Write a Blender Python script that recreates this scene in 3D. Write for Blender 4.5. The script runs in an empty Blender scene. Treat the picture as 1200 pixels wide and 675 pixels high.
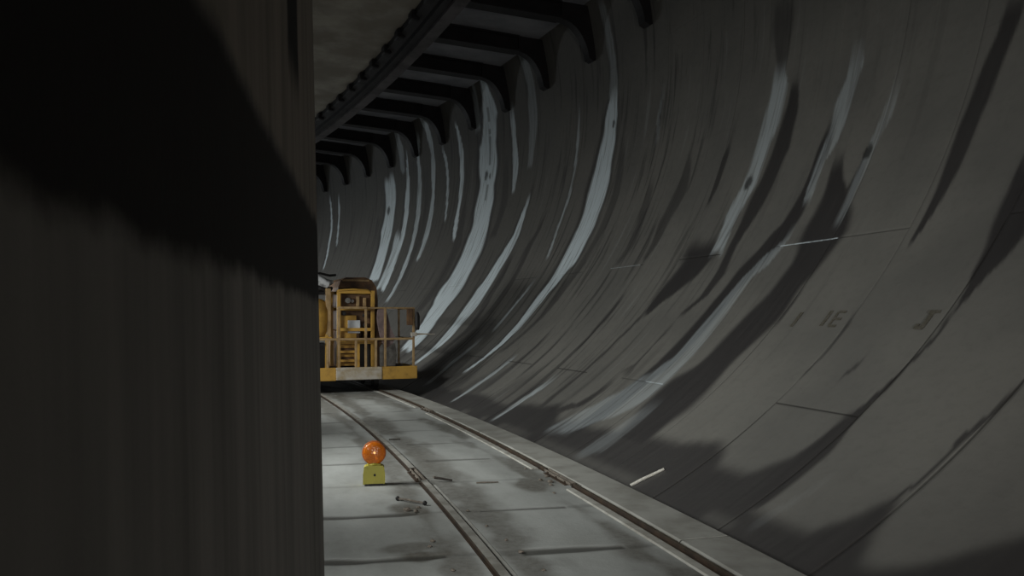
import bpy, bmesh, math, random
import numpy as np
from mathutils import Vector, Matrix
random.seed(7)
rng = np.random.RandomState(11)
PI = math.pi
SC = bpy.context.scene
COL = SC.collection

# ------------------------------------------------------------------ tunnel frame
# The tunnel bends left on a circle round (CX, CY).  s = metres along it, o = metres right of the track centre.
CX, CY, RC = -82.1766, -18.4568, 85.85
A0, RS = .2, 91.0
OC, ZC, RL = -1.91, 6.72, 7.72          # centre (o, z) and radius of the lining circle
def pt(s, o, z):
    a = A0 + s / RS
    r = RC + o
    return Vector((CX + r * math.cos(a), CY + r * math.sin(a), z))
def ang(s): return A0 + s / RS
def lin(s, t, dr=0.0):                  # a point of the lining: t = arc metres from the spring line
    q = t / RL
    return pt(s, OC + (RL + dr) * math.cos(q), ZC + (RL + dr) * math.sin(q))

# ------------------------------------------------------------------ camera
cam = bpy.data.cameras.new('camera'); cam_o = bpy.data.objects.new('camera', cam); COL.objects.link(cam_o)
cam.sensor_width = 36; cam.lens = 27.0
cam.shift_y = 35.5 / 1200
cam.clip_start = 0.02; cam.clip_end = 300
cam_o.location = (0, 0, 1.5); cam_o.rotation_euler = (PI / 2, 0, 0)
SC.camera = cam_o

# ------------------------------------------------------------------ world, exposure, added unseen lights
w = bpy.data.worlds.new('world'); SC.world = w; w.use_nodes = True
w.node_tree.nodes['Background'].inputs[0].default_value = (.5, .55, .65, 1)
w.node_tree.nodes['Background'].inputs[1].default_value = 0.05
SC.view_settings.view_transform = 'Standard'; SC.view_settings.look = 'None'
SC.view_settings.exposure = 0.0; SC.view_settings.gamma = 1.0
SC.view_settings.use_curve_mapping = False
UNSEEN_Z, UNSEEN_O = 2.3, -3.4
def area(name, s, o, z, aim, power, sx, sy, col, spread):
    l = bpy.data.lights.new(name, 'AREA'); l.shape = 'RECTANGLE'; l.size = sx; l.size_y = sy
    l.energy = power; l.color = col; l.spread = math.radians(spread)
    ob = bpy.data.objects.new(name, l); COL.objects.link(ob)
    p = pt(s, o, z); ob.location = p
    ob.rotation_euler = (pt(*aim) - p).to_track_quat('-Z', 'Y').to_euler()
    return ob
for s, p in ((-9, 30), (4.5, 60), (10, 64), (16, 62), (22, 74), (28, 92), (34, 105), (40, 95), (46, 60)):
    area('unseen_light', s, UNSEEN_O, UNSEEN_Z, (s + 1.0, 3.0, -.4), p, 1.2, .5, (.97, 1.0, .965), 108)  # added area lights, unseen along the inner side, without fixtures
for s, p in ((50, 50), (58, 70)):
    area('unseen_light', s, -2.6, 2.6, (s - 22, 5.0, .8), p, 1.6, 1.0, (.88, .96, 1.0), 80)  # added unseen lights aimed back to brighten the far streaks
area('unseen_or_work_light', -2.0, -.3, 1.0, (7.5, 3.3, .5), 74, .7, .4, (1.0, .98, .945), 82)  # added unseen light behind the camera, brightens the near lining

# stain courses on the lining: (strength, [(arc position t, tunnel position s, half width), ...]) in metres
WHITE = [
    (0.8, [(-3.02, 39.28, 0.079), (-1.74, 39.51, 0.103), (-0.71, 39.6, 0.125), (0.32, 39.85, 0.097)]),
    (0.7, [(-2.02, 38.57, 0.076), (-0.8, 38.8, 0.099), (0.28, 38.88, 0.095)]),
    (1, [(-3.97, 32.8, 0.51), (-2.94, 33.11, 0.552), (-1.7, 33.3, 0.533), (-0.65, 33.32, 0.517), (0.34, 33.54, 0.541)]),
    (0.95, [(-4.5, 31.24, 0.179), (-3.2, 31.53, 0.221), (-2.01, 31.55, 0.213), (-0.69, 31.76, 0.205), (0.56, 31.78, 0.117), (1.06, 31.66, 0.076)]),
    (0.7, [(-4.33, 31.65, 0.407), (-3.29, 31.77, 0.401), (-2.03, 32.11, 0.262)]),
    (0.6, [(-4.91, 30.04, 0.172), (-3.6, 30.22, 0.17), (-1.83, 30.47, 0.205), (0.67, 30.74, 0.149), (1.47, 30.49, 0.106)]),
    (0.35, [(0.5, 32.19, 0.197), (1.31, 32.14, 0.227), (2.17, 32.35, 0.146)]),
    (0.6, [(-3.22, 29.28, 0.122), (-2.37, 29.31, 0.24), (-1.01, 29.38, 0.153), (0.68, 29.46, 0.177), (1.6, 29.67, 0.204), (2.06, 29.96, 0.167)]),
    (0.6, [(-1.98, 27.95, 0.075), (-0.55, 28.19, 0.107), (0.37, 28.43, 0.103), (0.72, 28.58, 0.068)]),
    (0.85, [(-2.78, 26.73, 0.146), (-1.98, 27.0, 0.144), (-0.47, 27.11, 0.17), (0.5, 27.18, 0.162), (1.17, 27.42, 0.094)]),
    (1, [(-7.03, 24.17, 0.523), (-5.83, 24.65, 0.621), (-4.73, 24.93, 0.834), (-3.45, 24.83, 0.752), (-2.23, 24.93, 0.692), (-1.05, 25.09, 0.662), (0.11, 25.24, 0.659), (0.96, 24.93, 0.51), (1.8, 24.98, 0.24), (2.31, 25.06, 0.104)]),
    (0.3, [(0.77, 25.84, 0.18), (1.54, 25.72, 0.143), (2.2, 25.69, 0.082)]),
    (0.6, [(-1.69, 23.13, 0.117), (-0.78, 23.26, 0.169), (-0.01, 23.4, 0.164), (0.69, 23.5, 0.132)]),
    (0.20, [(-0.95, 22.33, 0.16), (-0.25, 22.28, 0.258), (0.55, 22.25, 0.269), (1.13, 22.23, 0.236), (1.74, 22.37, 0.206), (2.37, 22.67, 0.112)]),
    (0.85, [(-7.38, 22.29, 0.174), (-6.78, 22.21, 0.266), (-5.7, 22.4, 0.398), (-4.68, 22.46, 0.459), (-3.76, 22.29, 0.357), (-3.02, 22.05, 0.228), (-2.18, 22.04, 0.084)]),
    (0.4, [(-3.9, 19.46, 0.074), (-3.08, 19.63, 0.06), (-2.42, 19.59, 0.059), (-1.03, 19.69, 0.067), (-0.23, 19.72, 0.054)]),
    (0.4, [(-6.06, 19.64, 0.076), (-5.36, 19.63, 0.076), (-4.71, 19.49, 0.074)]),
    (0.22, [(-0.19, 18.17, 0.205), (0.54, 18.14, 0.178), (1.22, 18.2, 0.17), (1.95, 18.32, 0.148)]),
    (1, [(-7.36, 18.64, 0.089), (-6.59, 18.41, 0.112), (-5.91, 18.41, 0.16), (-5.07, 18.44, 0.229), (-4.19, 18.19, 0.379), (-3.27, 18.12, 0.432), (-2.35, 18.21, 0.504), (-1.51, 18.19, 0.425), (-0.67, 18.16, 0.29), (-0.2, 18.14, 0.149)]),
    (0.40, [(-4.51, 12.64, 0.18), (-4.43, 12.64, 0.191), (-3.8, 12.72, 0.205), (-3.3, 12.6, 0.2), (-2.79, 12.59, 0.195), (-2.25, 12.57, 0.22), (-1.65, 12.58, 0.197), (-1.4, 12.62, 0.151)]),
    (0.27, [(-3.84, 11.0, 0.092), (-3.23, 11.08, 0.11), (-2.89, 11.03, 0.16), (-2.32, 11.01, 0.177), (-1.88, 10.92, 0.151), (-1.63, 10.95, 0.117)]),
    (0.21, [(-8.2, 12.31, 0.402), (-7.68, 11.99, 0.462), (-7.2, 11.64, 0.393), (-6.43, 11.46, 0.261), (-5.89, 11.5, 0.203), (-5.41, 11.48, 0.181), (-4.98, 11.42, 0.139), (-4.75, 11.25, 0.118), (-4.35, 11.07, 0.057)]),
    (0.17, [(-4.26, 10.2, 0.079), (-3.74, 10.22, 0.079), (-3.24, 10.19, 0.076), (-2.9, 10.11, 0.091), (-2.41, 10.08, 0.088)]),
    (0.13, [(-1.74, 16.09, 0.067), (-1.25, 16.21, 0.066), (-0.69, 16.1, 0.048)]),
    (0.4, [(-8.39, 14.61, 0.067), (-7.82, 14.63, 0.085), (-7.26, 14.54, 0.105)]),
    (0.35, [(-8.34, 17.21, 0.09), (-7.73, 17.22, 0.114), (-6.89, 17.13, 0.12)]),
    (0.4, [(-8.08, 19.76, 0.115), (-7.26, 20.0, 0.149), (-6.49, 19.92, 0.128)]),
    (0.10, [(-8.36, 11.0, 0.241), (-7.95, 11.04, 0.253), (-7.43, 10.98, 0.171)]),
    (0.04, [(-8.43, 7.52, 0.044), (-8.18, 7.51, 0.051), (-7.79, 7.43, 0.038)]),
]
DARK = [
    (0.9, [(-5.63, 12.39, 0.07), (-5.36, 12.2, 0.113), (-4.89, 12.16, 0.157), (-4.31, 12.27, 0.137), (-3.49, 12.19, 0.176), (-2.8, 12.09, 0.209), (-2.09, 12.14, 0.167), (-1.66, 12.23, 0.102)]),
    (0.95, [(-5.68, 13.47, 0.082), (-5.41, 13.43, 0.189), (-5.07, 13.27, 0.348), (-4.66, 13.04, 0.402), (-4.26, 13.21, 0.467)]),
    (0.95, [(-8.3, 12.1, 0.191), (-7.84, 11.89, 0.236), (-7.25, 11.85, 0.243), (-6.64, 11.73, 0.203), (-6.0, 11.69, 0.204), (-5.38, 11.66, 0.21), (-4.82, 11.52, 0.243), (-4.45, 11.34, 0.255), (-4.06, 11.16, 0.19), (-3.53, 11.12, 0.15), (-2.68, 11.15, 0.073)]),
    (0.95, [(-8.06, 10.61, 0.458), (-7.47, 10.71, 0.494), (-6.89, 10.71, 0.479), (-6.35, 10.61, 0.404), (-5.9, 10.54, 0.375), (-5.39, 10.47, 0.37), (-4.88, 10.35, 0.364), (-4.43, 10.35, 0.46), (-4.04, 10.44, 0.319), (-3.63, 10.62, 0.172), (-3.16, 10.74, 0.103)]),
    (0.8, [(-4.06, 10.28, 0.147), (-3.64, 10.25, 0.079), (-3.25, 10.22, 0.055)]),
    (0.6, [(-1.48, 12.58, 0.086), (-1.2, 12.6, 0.15), (-0.64, 12.64, 0.248), (-0.23, 12.67, 0.263)]),
    (0.9, [(-4.66, 8.82, 0.031), (-4.25, 8.78, 0.094), (-3.83, 8.77, 0.132), (-3.21, 8.78, 0.15), (-2.72, 8.73, 0.149), (-2.29, 8.65, 0.127), (-1.89, 8.6, 0.116)]),
    (0.95, [(-5.7, 7.73, 0.022), (-5.45, 7.75, 0.054), (-5.15, 7.75, 0.121), (-4.81, 7.71, 0.207), (-4.33, 7.78, 0.229), (-3.75, 7.85, 0.095)]),
    (0.9, [(-8.23, 7.79, 0.157), (-7.83, 7.82, 0.164), (-7.43, 7.83, 0.171), (-6.96, 7.84, 0.071), (-6.77, 7.83, 0.037), (-6.47, 7.79, 0.027), (-6.01, 7.75, 0.023), (-5.7, 7.75, 0.023)]),
    (0.85, [(-7.77, 6.71, 0.024), (-7.43, 6.66, 0.022), (-7.2, 6.66, 0.019), (-7.01, 6.67, 0.043), (-6.74, 6.64, 0.025), (-6.38, 6.61, 0.023)]),
    (0.7, [(-6.49, 8.97, 0.018), (-6.24, 8.94, 0.018), (-5.96, 8.93, 0.032), (-5.65, 8.95, 0.031)]),
    (0.7, [(-5.8, 10.11, 0.032), (-5.29, 10.11, 0.039)]),
    (0.7, [(-6.62, 8.43, 0.021), (-6.47, 8.37, 0.048), (-6.3, 8.36, 0.016)]),
    (0.8, [(-3.42, 13.59, 0.04), (-2.99, 13.57, 0.105), (-2.6, 13.58, 0.103), (-2.3, 13.57, 0.038)]),
    (0.6, [(-4.42, 14.91, 0.064), (-3.96, 14.78, 0.141), (-3.45, 14.79, 0.218), (-3.07, 14.7, 0.244), (-2.36, 14.75, 0.088)]),
    (0.5, [(-4.4, 15.84, 0.107), (-3.99, 15.69, 0.156), (-3.3, 15.81, 0.174), (-2.66, 15.83, 0.101)]),
    (0.8, [(-6.39, 14.8, 0.048), (-5.94, 14.83, 0.064), (-5.59, 14.8, 0.097), (-5.24, 14.79, 0.08)]),
    (0.7, [(-8.0, 13.71, 0.099), (-7.64, 13.8, 0.092), (-7.02, 13.78, 0.055), (-6.25, 13.72, 0.055), (-5.6, 13.55, 0.069)]),
    (0.6, [(-6.83, 12.51, 0.185), (-6.64, 12.47, 0.046), (-6.29, 12.5, 0.035), (-5.94, 12.47, 0.046)]),
    (0.8, [(-7.98, 13.08, 0.183), (-7.57, 12.71, 0.114), (-7.07, 12.62, 0.069)]),
    (0.7, [(-8.46, 14.88, 0.109), (-7.75, 14.79, 0.103), (-7.16, 14.72, 0.075)]),
    (0.6, [(-7.95, 16.69, 0.143), (-7.12, 16.68, 0.112), (-6.24, 16.57, 0.077)]),
    (0.6, [(-6.68, 18.0, 0.13), (-5.78, 17.71, 0.128), (-4.97, 17.56, 0.127), (-4.11, 17.32, 0.082)]),
    (0.6, [(-6.88, 21.49, 0.17), (-6.09, 21.25, 0.169), (-4.93, 21.66, 0.203), (-3.73, 21.73, 0.143)]),
    (0.6, [(-5.51, 20.81, 0.138), (-4.57, 20.8, 0.164), (-3.56, 20.87, 0.162), (-2.63, 20.64, 0.077)]),
    (0.5, [(-5.45, 26.34, 0.301), (-4.29, 26.27, 0.296), (-3.06, 26.22, 0.288), (-1.58, 26.53, 0.207)]),
    (0.5, [(-4.11, 29.86, 0.256), (-2.74, 29.86, 0.247), (-1.44, 29.89, 0.238), (0.14, 30.04, 0.186)]),
    (0.5, [(-2.89, 23.7, 0.252), (-1.98, 23.6, 0.242), (-0.65, 23.95, 0.175)]),
    (0.5, [(-5.19, 17.69, 0.151), (-4.31, 17.5, 0.168), (-3.5, 17.3, 0.162), (-2.6, 17.29, 0.157), (-1.5, 17.5, 0.115)]),
]
FOOT = [(6.6, -8.58), (6.6, -8.58), (7.32, -8.57), (8.12, -8.55), (9.13, -8.53), (10.43, -8.52), (12.08, -8.52), (13.89, -8.54), (16.07, -8.55), (18.45, -8.58), (20.03, -8.31), (20.99, -7.88), (18.53, -8.07), (16.43, -8.05), (14.81, -8.11), (14.41, -7.94), (13.29, -7.82), (12.62, -8.06), (11.46, -7.99), (10.67, -7.89), (9.89, -7.86), (9.09, -7.68), (8.91, -7.75), (8.7, -7.97), (8.32, -7.95), (8.08, -7.69), (7.94, -7.46), (7.94, -7.22), (7.86, -6.97), (7.79, -6.98), (7.86, -7.31), (7.83, -7.62), (7.75, -8.07), (7.75, -8.32), (7.4, -8.33), (7.06, -8.27), (6.88, -8.1), (6.79, -7.82), (6.71, -7.77), (6.68, -7.84), (6.61, -8.09), (6.44, -8.28), (6.21, -8.29), (5.99, -8.04), (5.82, -7.83), (5.69, -7.68), (5.45, -7.43), (4.9, -8.22), (6.01, -9.04)]

# ------------------------------------------------------------------ node helpers
class Mat:
    def __init__(s, name, rough=.8, metal=0.0, spec=.4):
        s.m = bpy.data.materials.new(name); s.m.use_nodes = True
        s.nt = s.m.node_tree; s.b = s.nt.nodes['Principled BSDF']
        s.b.inputs['Roughness'].default_value = rough; s.b.inputs['Metallic'].default_value = metal
        s.b.inputs['Specular IOR Level'].default_value = spec
    def n(s, t, **k):
        x = s.nt.nodes.new(t)
        for a, v in k.items(): setattr(x, a, v)
        return x
    def put(s, sock, v):
        if hasattr(v, 'is_linked') or hasattr(v, 'links'): s.nt.links.new(v, sock)
        elif isinstance(v, (tuple, list)) and len(v) == 3 and sock.type == 'RGBA': sock.default_value = (*v, 1)
        else: sock.default_value = v
    def math(s, op, a, b=0.0, clamp=False):
        x = s.n('ShaderNodeMath', operation=op, use_clamp=clamp)
        s.put(x.inputs[0], a); s.put(x.inputs[1], b); return x.outputs[0]
    def mix(s, f, a, b):
        x = s.n('ShaderNodeMix', data_type='RGBA')
        s.put(x.inputs[0], f); s.put(x.inputs[6], a); s.put(x.inputs[7], b); return x.outputs[2]
    def mixf(s, f, a, b):
        x = s.n('ShaderNodeMix', data_type='FLOAT')
        s.put(x.inputs[0], f); s.put(x.inputs[2], a); s.put(x.inputs[3], b); return x.outputs[0]
    def coords(s, kind='UV', scale=(1, 1, 1)):
        t = s.n('ShaderNodeTexCoord'); m = s.n('ShaderNodeMapping')
        s.nt.links.new(t.outputs[kind], m.inputs[0]); m.inputs['Scale'].default_value = scale
        return m.outputs[0]
    def noise(s, vec, scale=5, detail=4, rough=.6):
        x = s.n('ShaderNodeTexNoise'); s.put(x.inputs['Vector'], vec)
        x.inputs['Scale'].default_value = scale; x.inputs['Detail'].default_value = detail; x.inputs['Roughness'].default_value = rough
        return x.outputs['Fac']
    def step(s, v, lo, hi):
        x = s.n('ShaderNodeMapRange', interpolation_type='SMOOTHSTEP')
        s.put(x.inputs[0], v); x.inputs[1].default_value = lo; x.inputs[2].default_value = hi; return x.outputs[0]
    def attr(s, name):
        a = s.n('ShaderNodeAttribute', attribute_name=name); q = s.n('ShaderNodeSeparateColor')
        s.nt.links.new(a.outputs['Color'], q.inputs[0]); return q.outputs[0], q.outputs[1], q.outputs[2], a.outputs['Alpha']
    def bump(s, h, strength=.3, dist=.02):
        x = s.n('ShaderNodeBump'); s.put(x.inputs['Height'], h); x.inputs['Strength'].default_value = strength
        x.inputs['Distance'].default_value = dist; s.nt.links.new(x.outputs[0], s.b.inputs['Normal'])
    def col(s, c): s.put(s.b.inputs['Base Color'], c)
    def rough(s, c): s.put(s.b.inputs['Roughness'], c)

def worn(name, base, dark, rough=.7, metal=0, scale=6, lo=.35, hi=.7, bump=.15, spec=.4):
    m = Mat(name, rough, metal, spec); v = m.coords('Object')
    n = m.noise(v, scale, 5); m.col(m.mix(m.step(n, lo, hi), base, dark))
    m.rough(m.mixf(n, rough * .8, min(1, rough * 1.15))); m.bump(m.noise(v, scale * 6, 3), bump, .004)
    return m.m

# ------------------------------------------------------------------ mesh helpers
def link(name, me, mat=None, parent=None):
    ob = bpy.data.objects.new(name, me); COL.objects.link(ob)
    if mat is not None and not me.materials: me.materials.append(mat)
    if parent is not None: ob.parent = parent
    return ob
def tag(ob, label=None, cat=None, group=None, kind=None):
    if label: ob['label'] = label
    if cat: ob['category'] = cat
    if group: ob['group'] = group
    if kind: ob['kind'] = kind
    return ob
def empty(name, loc, rz=0.0):
    ob = bpy.data.objects.new(name, None); COL.objects.link(ob); ob.empty_display_size = .2
    ob.location = loc; ob.rotation_euler = (0, 0, rz); return ob
class MB:
    """collects shapes for one mesh"""
    def __init__(s): s.bm = bmesh.new()
    def box(s, x0, x1, y0, y1, z0, z1, bev=0.0, rot=None, piv=None, seg=2):
        r = bmesh.ops.create_cube(s.bm, size=1); vs = r['verts']
        for v in vs:
            v.co = Vector(((x0 + x1) / 2 + v.co.x * (x1 - x0), (y0 + y1) / 2 + v.co.y * (y1 - y0), (z0 + z1) / 2 + v.co.z * (z1 - z0)))
        if rot is not None:
            c = Vector(piv) if piv else Vector(((x0 + x1) / 2, (y0 + y1) / 2, (z0 + z1) / 2))
            for v in vs: v.co = c + rot @ (v.co - c)
        if bev > 0:
            es = list({e for v in vs for e in v.link_edges})
            bmesh.ops.bevel(s.bm, geom=es, offset=bev, segments=seg, affect='EDGES', profile=.6)
        return s
    def tube(s, pts, r, n=10, cap=True):
        pts = [Vector(p) for p in pts]; rings = []
        rr = r if isinstance(r, (list, tuple)) else [r] * len(pts)
        up = Vector((0, 0, 1))
        for i, p in enumerate(pts):
            d = (pts[min(i + 1, len(pts) - 1)] - pts[max(i - 1, 0)]).normalized()
            a = d.cross(up)
            if a.length < 1e-3: a = d.cross(Vector((0, 1, 0)))
            a.normalize(); b = d.cross(a)
            rings.append([s.bm.verts.new(p + a * rr[i] * math.cos(2 * PI * k / n) + b * rr[i] * math.sin(2 * PI * k / n)) for k in range(n)])
        for i in range(len(rings) - 1):
            for k in range(n):
                s.bm.faces.new((rings[i][k], rings[i][(k + 1) % n], rings[i + 1][(k + 1) % n], rings[i + 1][k]))
        if cap:
            s.bm.faces.new(rings[0][::-1]); s.bm.faces.new(rings[-1])
        return s
    def lathe(s, prof, axis='z', c=(0, 0, 0), n=32):
        """profile [(radius, height)] turned about an axis through c"""
        c = Vector(c); rings = []
        for r, h in prof:
            ring = []
            for k in range(n):
                a = 2 * PI * k / n; u, v = r * math.cos(a), r * math.sin(a)
                co = {'z': (u, v, h), 'y': (u, h, v), 'x': (h, u, v)}[axis]
                ring.append(s.bm.verts.new(c + Vector(co)))
            rings.append(ring)
        for i in range(len(rings) - 1):
            for k in range(n):
                s.bm.faces.new((rings[i][k], rings[i][(k + 1) % n], rings[i + 1][(k + 1) % n], rings[i + 1][k]))
        s.bm.faces.new(rings[0][::-1]); s.bm.faces.new(rings[-1])
        return s
    def prism(s, poly, y0, y1, plane='xz'):
        """polygon in xz pushed along y (or in xy pushed along z)"""
        f = (lambda p, q: (p[0], q, p[1])) if plane == 'xz' else ((lambda p, q: (q, p[0], p[1])) if plane == 'yz' else (lambda p, q: (p[0], p[1], q)))
        a = [s.bm.verts.new(f(p, y0)) for p in poly]; b = [s.bm.verts.new(f(p, y1)) for p in poly]
        s.bm.faces.new(a); s.bm.faces.new(b[::-1])
        for i in range(len(poly)):
            j = (i + 1) % len(poly); s.bm.faces.new((a[i], b[i], b[j], a[j]))
        return s
    def build(s, name, mat, parent=None, smooth=False):
        bmesh.ops.recalc_face_normals(s.bm, faces=s.bm.faces)
        me = bpy.data.meshes.new(name); s.bm.to_mesh(me); s.bm.free()
        if smooth:
            me.polygons.foreach_set('use_smooth', [True] * len(me.polygons))
            me.set_sharp_from_angle(angle=math.radians(38))
        return link(name, me, mat, parent)

def sweep(name, sec, s0, s1, ds, mat, uvs=None, closed=True, parent=None, local=False, smooth=False, jitter=None):
    """a cross-section [(o, z)] carried along the tunnel from s0 to s1; UV = (s, running width)"""
    n = max(1, int(round((s1 - s0) / ds))); ss = [s0 + (s1 - s0) * i / n for i in range(n + 1)]
    org = pt((s0 + s1) / 2, sec[0][0], sec[0][1]) if local else Vector((0, 0, 0))
    m = len(sec); V = []; F = []
    for s in ss:
        for (o, z) in sec: V.append(pt(s, o, z) - org)
    for i in range(n):
        for k in range(m if closed else m - 1):
            j = (k + 1) % m
            F.append((i * m + k, i * m + j, (i + 1) * m + j, (i + 1) * m + k))
    if closed: F.append(tuple(range(m))[::-1]); F.append(tuple(n * m + k for k in range(m)))
    me = bpy.data.meshes.new(name); me.from_pydata([tuple(v) for v in V], [], F)
    uv = me.uv_layers.new(name='UVMap')
    wd = [0]
    for k in range(1, m): wd.append(sec[k][0])
    wd[0] = sec[0][0]
    for li, l in enumerate(me.loops):
        i, k = divmod(l.vertex_index, m); uv.data[li].uv = (ss[i], wd[k])
    bm = bmesh.new(); bm.from_mesh(me); bmesh.ops.recalc_face_normals(bm, faces=bm.faces); bm.to_mesh(me); bm.free()
    if smooth: me.polygons.foreach_set('use_smooth', [True] * len(me.polygons))
    ob = link(name, me, mat, parent); ob.location = org
    return ob

# ------------------------------------------------------------------ numpy noise for the stain masks
def vnoise(x, y, seed):
    xi = np.floor(x).astype(np.int64); yi = np.floor(y).astype(np.int64); fx = x - xi; fy = y - yi
    fx = fx * fx * (3 - 2 * fx); fy = fy * fy * (3 - 2 * fy)
    def h(a, b):
        n = (a * 374761393 + b * 668265263 + seed * 974711) & 0x7fffffff
        n = ((n ^ (n >> 13)) * 1274126177) & 0x7fffffff
        return ((n ^ (n >> 16)) & 0xffff) / 65535.0
    return (h(xi, yi) * (1 - fx) + h(xi + 1, yi) * fx) * (1 - fy) + (h(xi, yi + 1) * (1 - fx) + h(xi + 1, yi + 1) * fx) * fy
def sm(x): x = np.clip(x, 0, 1); return x * x * (3 - 2 * x)
def in_poly(S, T, poly):
    c = np.zeros(S.shape, bool); n = len(poly)
    for i in range(n):
        x0, y0 = poly[i]; x1, y1 = poly[(i + 1) % n]
        if y0 == y1: continue
        k = ((y0 > T) != (y1 > T)) & (S < (x1 - x0) * (T - y0) / (y1 - y0) + x0)
        c ^= k
    return c

# ------------------------------------------------------------------ materials
def mat_lining():
    m = Mat('lining_concrete', .75, 0, .45)
    white, wet, dirt, film = m.attr('stain')
    v = m.coords('UV')
    big = m.noise(v, .55, 4); fine = m.noise(v, 9, 5, .65)
    streak = m.noise(m.coords('UV', (5.5, .33, 1)), 1.0, 5, .62)
    streak2 = m.noise(m.coords('UV', (16, .8, 1)), 1.0, 4, .6)
    ring = m.noise(m.coords('UV', (.8547, .05, 1)), 1.0, 0)
    c = m.mix(m.step(big, .3, .7), (.150, .146, .134), (.195, .188, .170))
    c = m.mix(m.math('MULTIPLY', m.step(fine, .45, .8), .25), c, (.10, .095, .085))
    c = m.mix(m.math('MULTIPLY', m.step(streak, .52, .66), m.math('MULTIPLY', film, .85)), c, (.055, .052, .050))
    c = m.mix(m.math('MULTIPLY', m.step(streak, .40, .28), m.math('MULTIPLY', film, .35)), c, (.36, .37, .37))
    sx = m.n('ShaderNodeSeparateXYZ'); m.nt.links.new(v, sx.inputs[0])
    far_dark = m.math('MULTIPLY', m.step(sx.outputs[0], 13.0, 27.0), m.mixf(m.step(big, .3, .7), .5, .72))
    c = m.mix(far_dark, c, (.050, .046, .042))  # far concrete tone lowered so the white streaks stand out
    wd = m.math('MULTIPLY', wet, m.mixf(streak2, .85, 1.1), True)
    c = m.mix(wd, c, (.042, .039, .040))
    wn = m.math('MULTIPLY', white, m.mixf(m.step(streak2, .30, .56), .42, 1.2), True)
    c = m.mix(wn, c, (.76, .85, .90))
    c = m.mix(m.math('MULTIPLY', dirt, .9), c, (.022, .02, .018))
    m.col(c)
    r = m.mixf(wd, m.mixf(fine, .62, .8), .38); m.rough(m.mixf(wn, r, .3))
    h = m.math('ADD', m.math('MULTIPLY', fine, .35), m.math('MULTIPLY', streak2, m.math('ADD', m.math('MULTIPLY', white, .6), .1)))
    m.bump(h, .5, .012)
    return m.m
def mat_floor():
    m = Mat('floor_concrete', .8, 0, .35)
    stain, joint, pale, _ = m.attr('stain')
    v = m.coords('UV'); big = m.noise(m.coords('UV', (.45, 1.1, 1)), 1, 5, .6); fine = m.noise(v, 14, 5, .7); mid = m.noise(v, 2.6, 5)
    c = m.mix(m.step(big, .35, .65), (.31, .315, .30), (.43, .44, .425))
    c = m.mix(m.math('MULTIPLY', m.step(mid, .5, .75), .4), c, (.22, .215, .195))
    c = m.mix(m.math('MULTIPLY', m.step(fine, .5, .8), .2), c, (.18, .17, .15))
    c = m.mix(m.math('MULTIPLY', stain, m.mixf(m.step(fine, .3, .7), .75, 1.05), True), c, (.105, .095, .078))
    c = m.mix(m.math('MULTIPLY', pale, .8), c, (.5, .51, .49))
    c = m.mix(m.math('MULTIPLY', joint, .9), c, (.05, .047, .04))
    m.col(c); m.rough(m.mixf(fine, .65, .85)); m.bump(m.math('ADD', fine, m.math('MULTIPLY', joint, -1.5)), .35, .01)
    return m.m
def mat_wall():
    m = Mat('divider_concrete', .85, 0, .25)
    v = m.coords('UV'); q = m.n('ShaderNodeSeparateXYZ'); m.nt.links.new(v, q.inputs[0]); U, Z = q.outputs[0], q.outputs[1]
    drip = m.noise(m.coords('UV', (11, .8, 1)), 1, 3, .5); drip2 = m.noise(m.coords('UV', (7, .5, 1)), 1, 4, .6); fine = m.noise(v, 60, 4)
    cloud = m.noise(m.coords('UV', (2, 3, 1)), 1, 4)
    c = m.mix(m.step(drip2, .3, .75), (.21, .197, .178), (.125, .118, .107))
    c = m.mix(m.math('MULTIPLY', m.step(drip, .48, .75), .55), c, (.085, .080, .072))
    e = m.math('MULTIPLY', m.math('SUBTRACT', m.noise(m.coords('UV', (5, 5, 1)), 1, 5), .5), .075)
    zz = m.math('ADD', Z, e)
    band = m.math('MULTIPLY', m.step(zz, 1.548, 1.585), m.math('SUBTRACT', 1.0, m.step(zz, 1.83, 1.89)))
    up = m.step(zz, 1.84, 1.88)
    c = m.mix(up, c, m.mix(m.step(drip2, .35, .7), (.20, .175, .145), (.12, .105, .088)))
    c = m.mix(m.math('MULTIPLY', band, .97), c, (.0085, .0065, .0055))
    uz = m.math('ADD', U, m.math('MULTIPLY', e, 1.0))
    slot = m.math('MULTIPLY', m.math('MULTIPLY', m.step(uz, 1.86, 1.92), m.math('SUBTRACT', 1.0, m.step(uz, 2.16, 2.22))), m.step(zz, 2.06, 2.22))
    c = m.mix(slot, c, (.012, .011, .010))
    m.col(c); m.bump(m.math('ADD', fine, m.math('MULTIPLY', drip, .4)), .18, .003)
    return m.m
M = {}
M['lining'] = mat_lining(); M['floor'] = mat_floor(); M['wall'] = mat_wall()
M['soffit'] = worn('soffit_concrete', (.40, .37, .32), (.24, .215, .18), .85, 0, .7, .35, .65)
M['deck'] = worn('deck_panel', (.26, .26, .28), (.18, .18, .20), .8, 0, .8)
M['beam'] = worn('beam_steel', (.016, .013, .014), (.010, .0085, .0095), .75, 0, 2)
M['flange'] = worn('lit_flange_steel', (.10, .088, .092), (.05, .043, .044), .7, 0, 2)  # lighter copy of the girder steel, lit lower edge put into the colour
M['rust'] = worn('rusty_rail_steel', (.062, .040, .026), (.03, .022, .017), .75, .2, 9)
M['railtop'] = worn('rail_running_surface', (.14, .115, .085), (.09, .07, .05), .5, .35, 9)
M['leftrail'] = worn('dusty_rail_steel', (.36, .35, .32), (.22, .21, .185), .7, .1, 7)
M['grout'] = worn('rail_grout', (.46, .45, .41), (.30, .285, .25), .85, 0, 5)
M['kerb'] = worn('kerb_concrete', (.40, .395, .365), (.27, .262, .235), .85, 0, 2.2)
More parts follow.
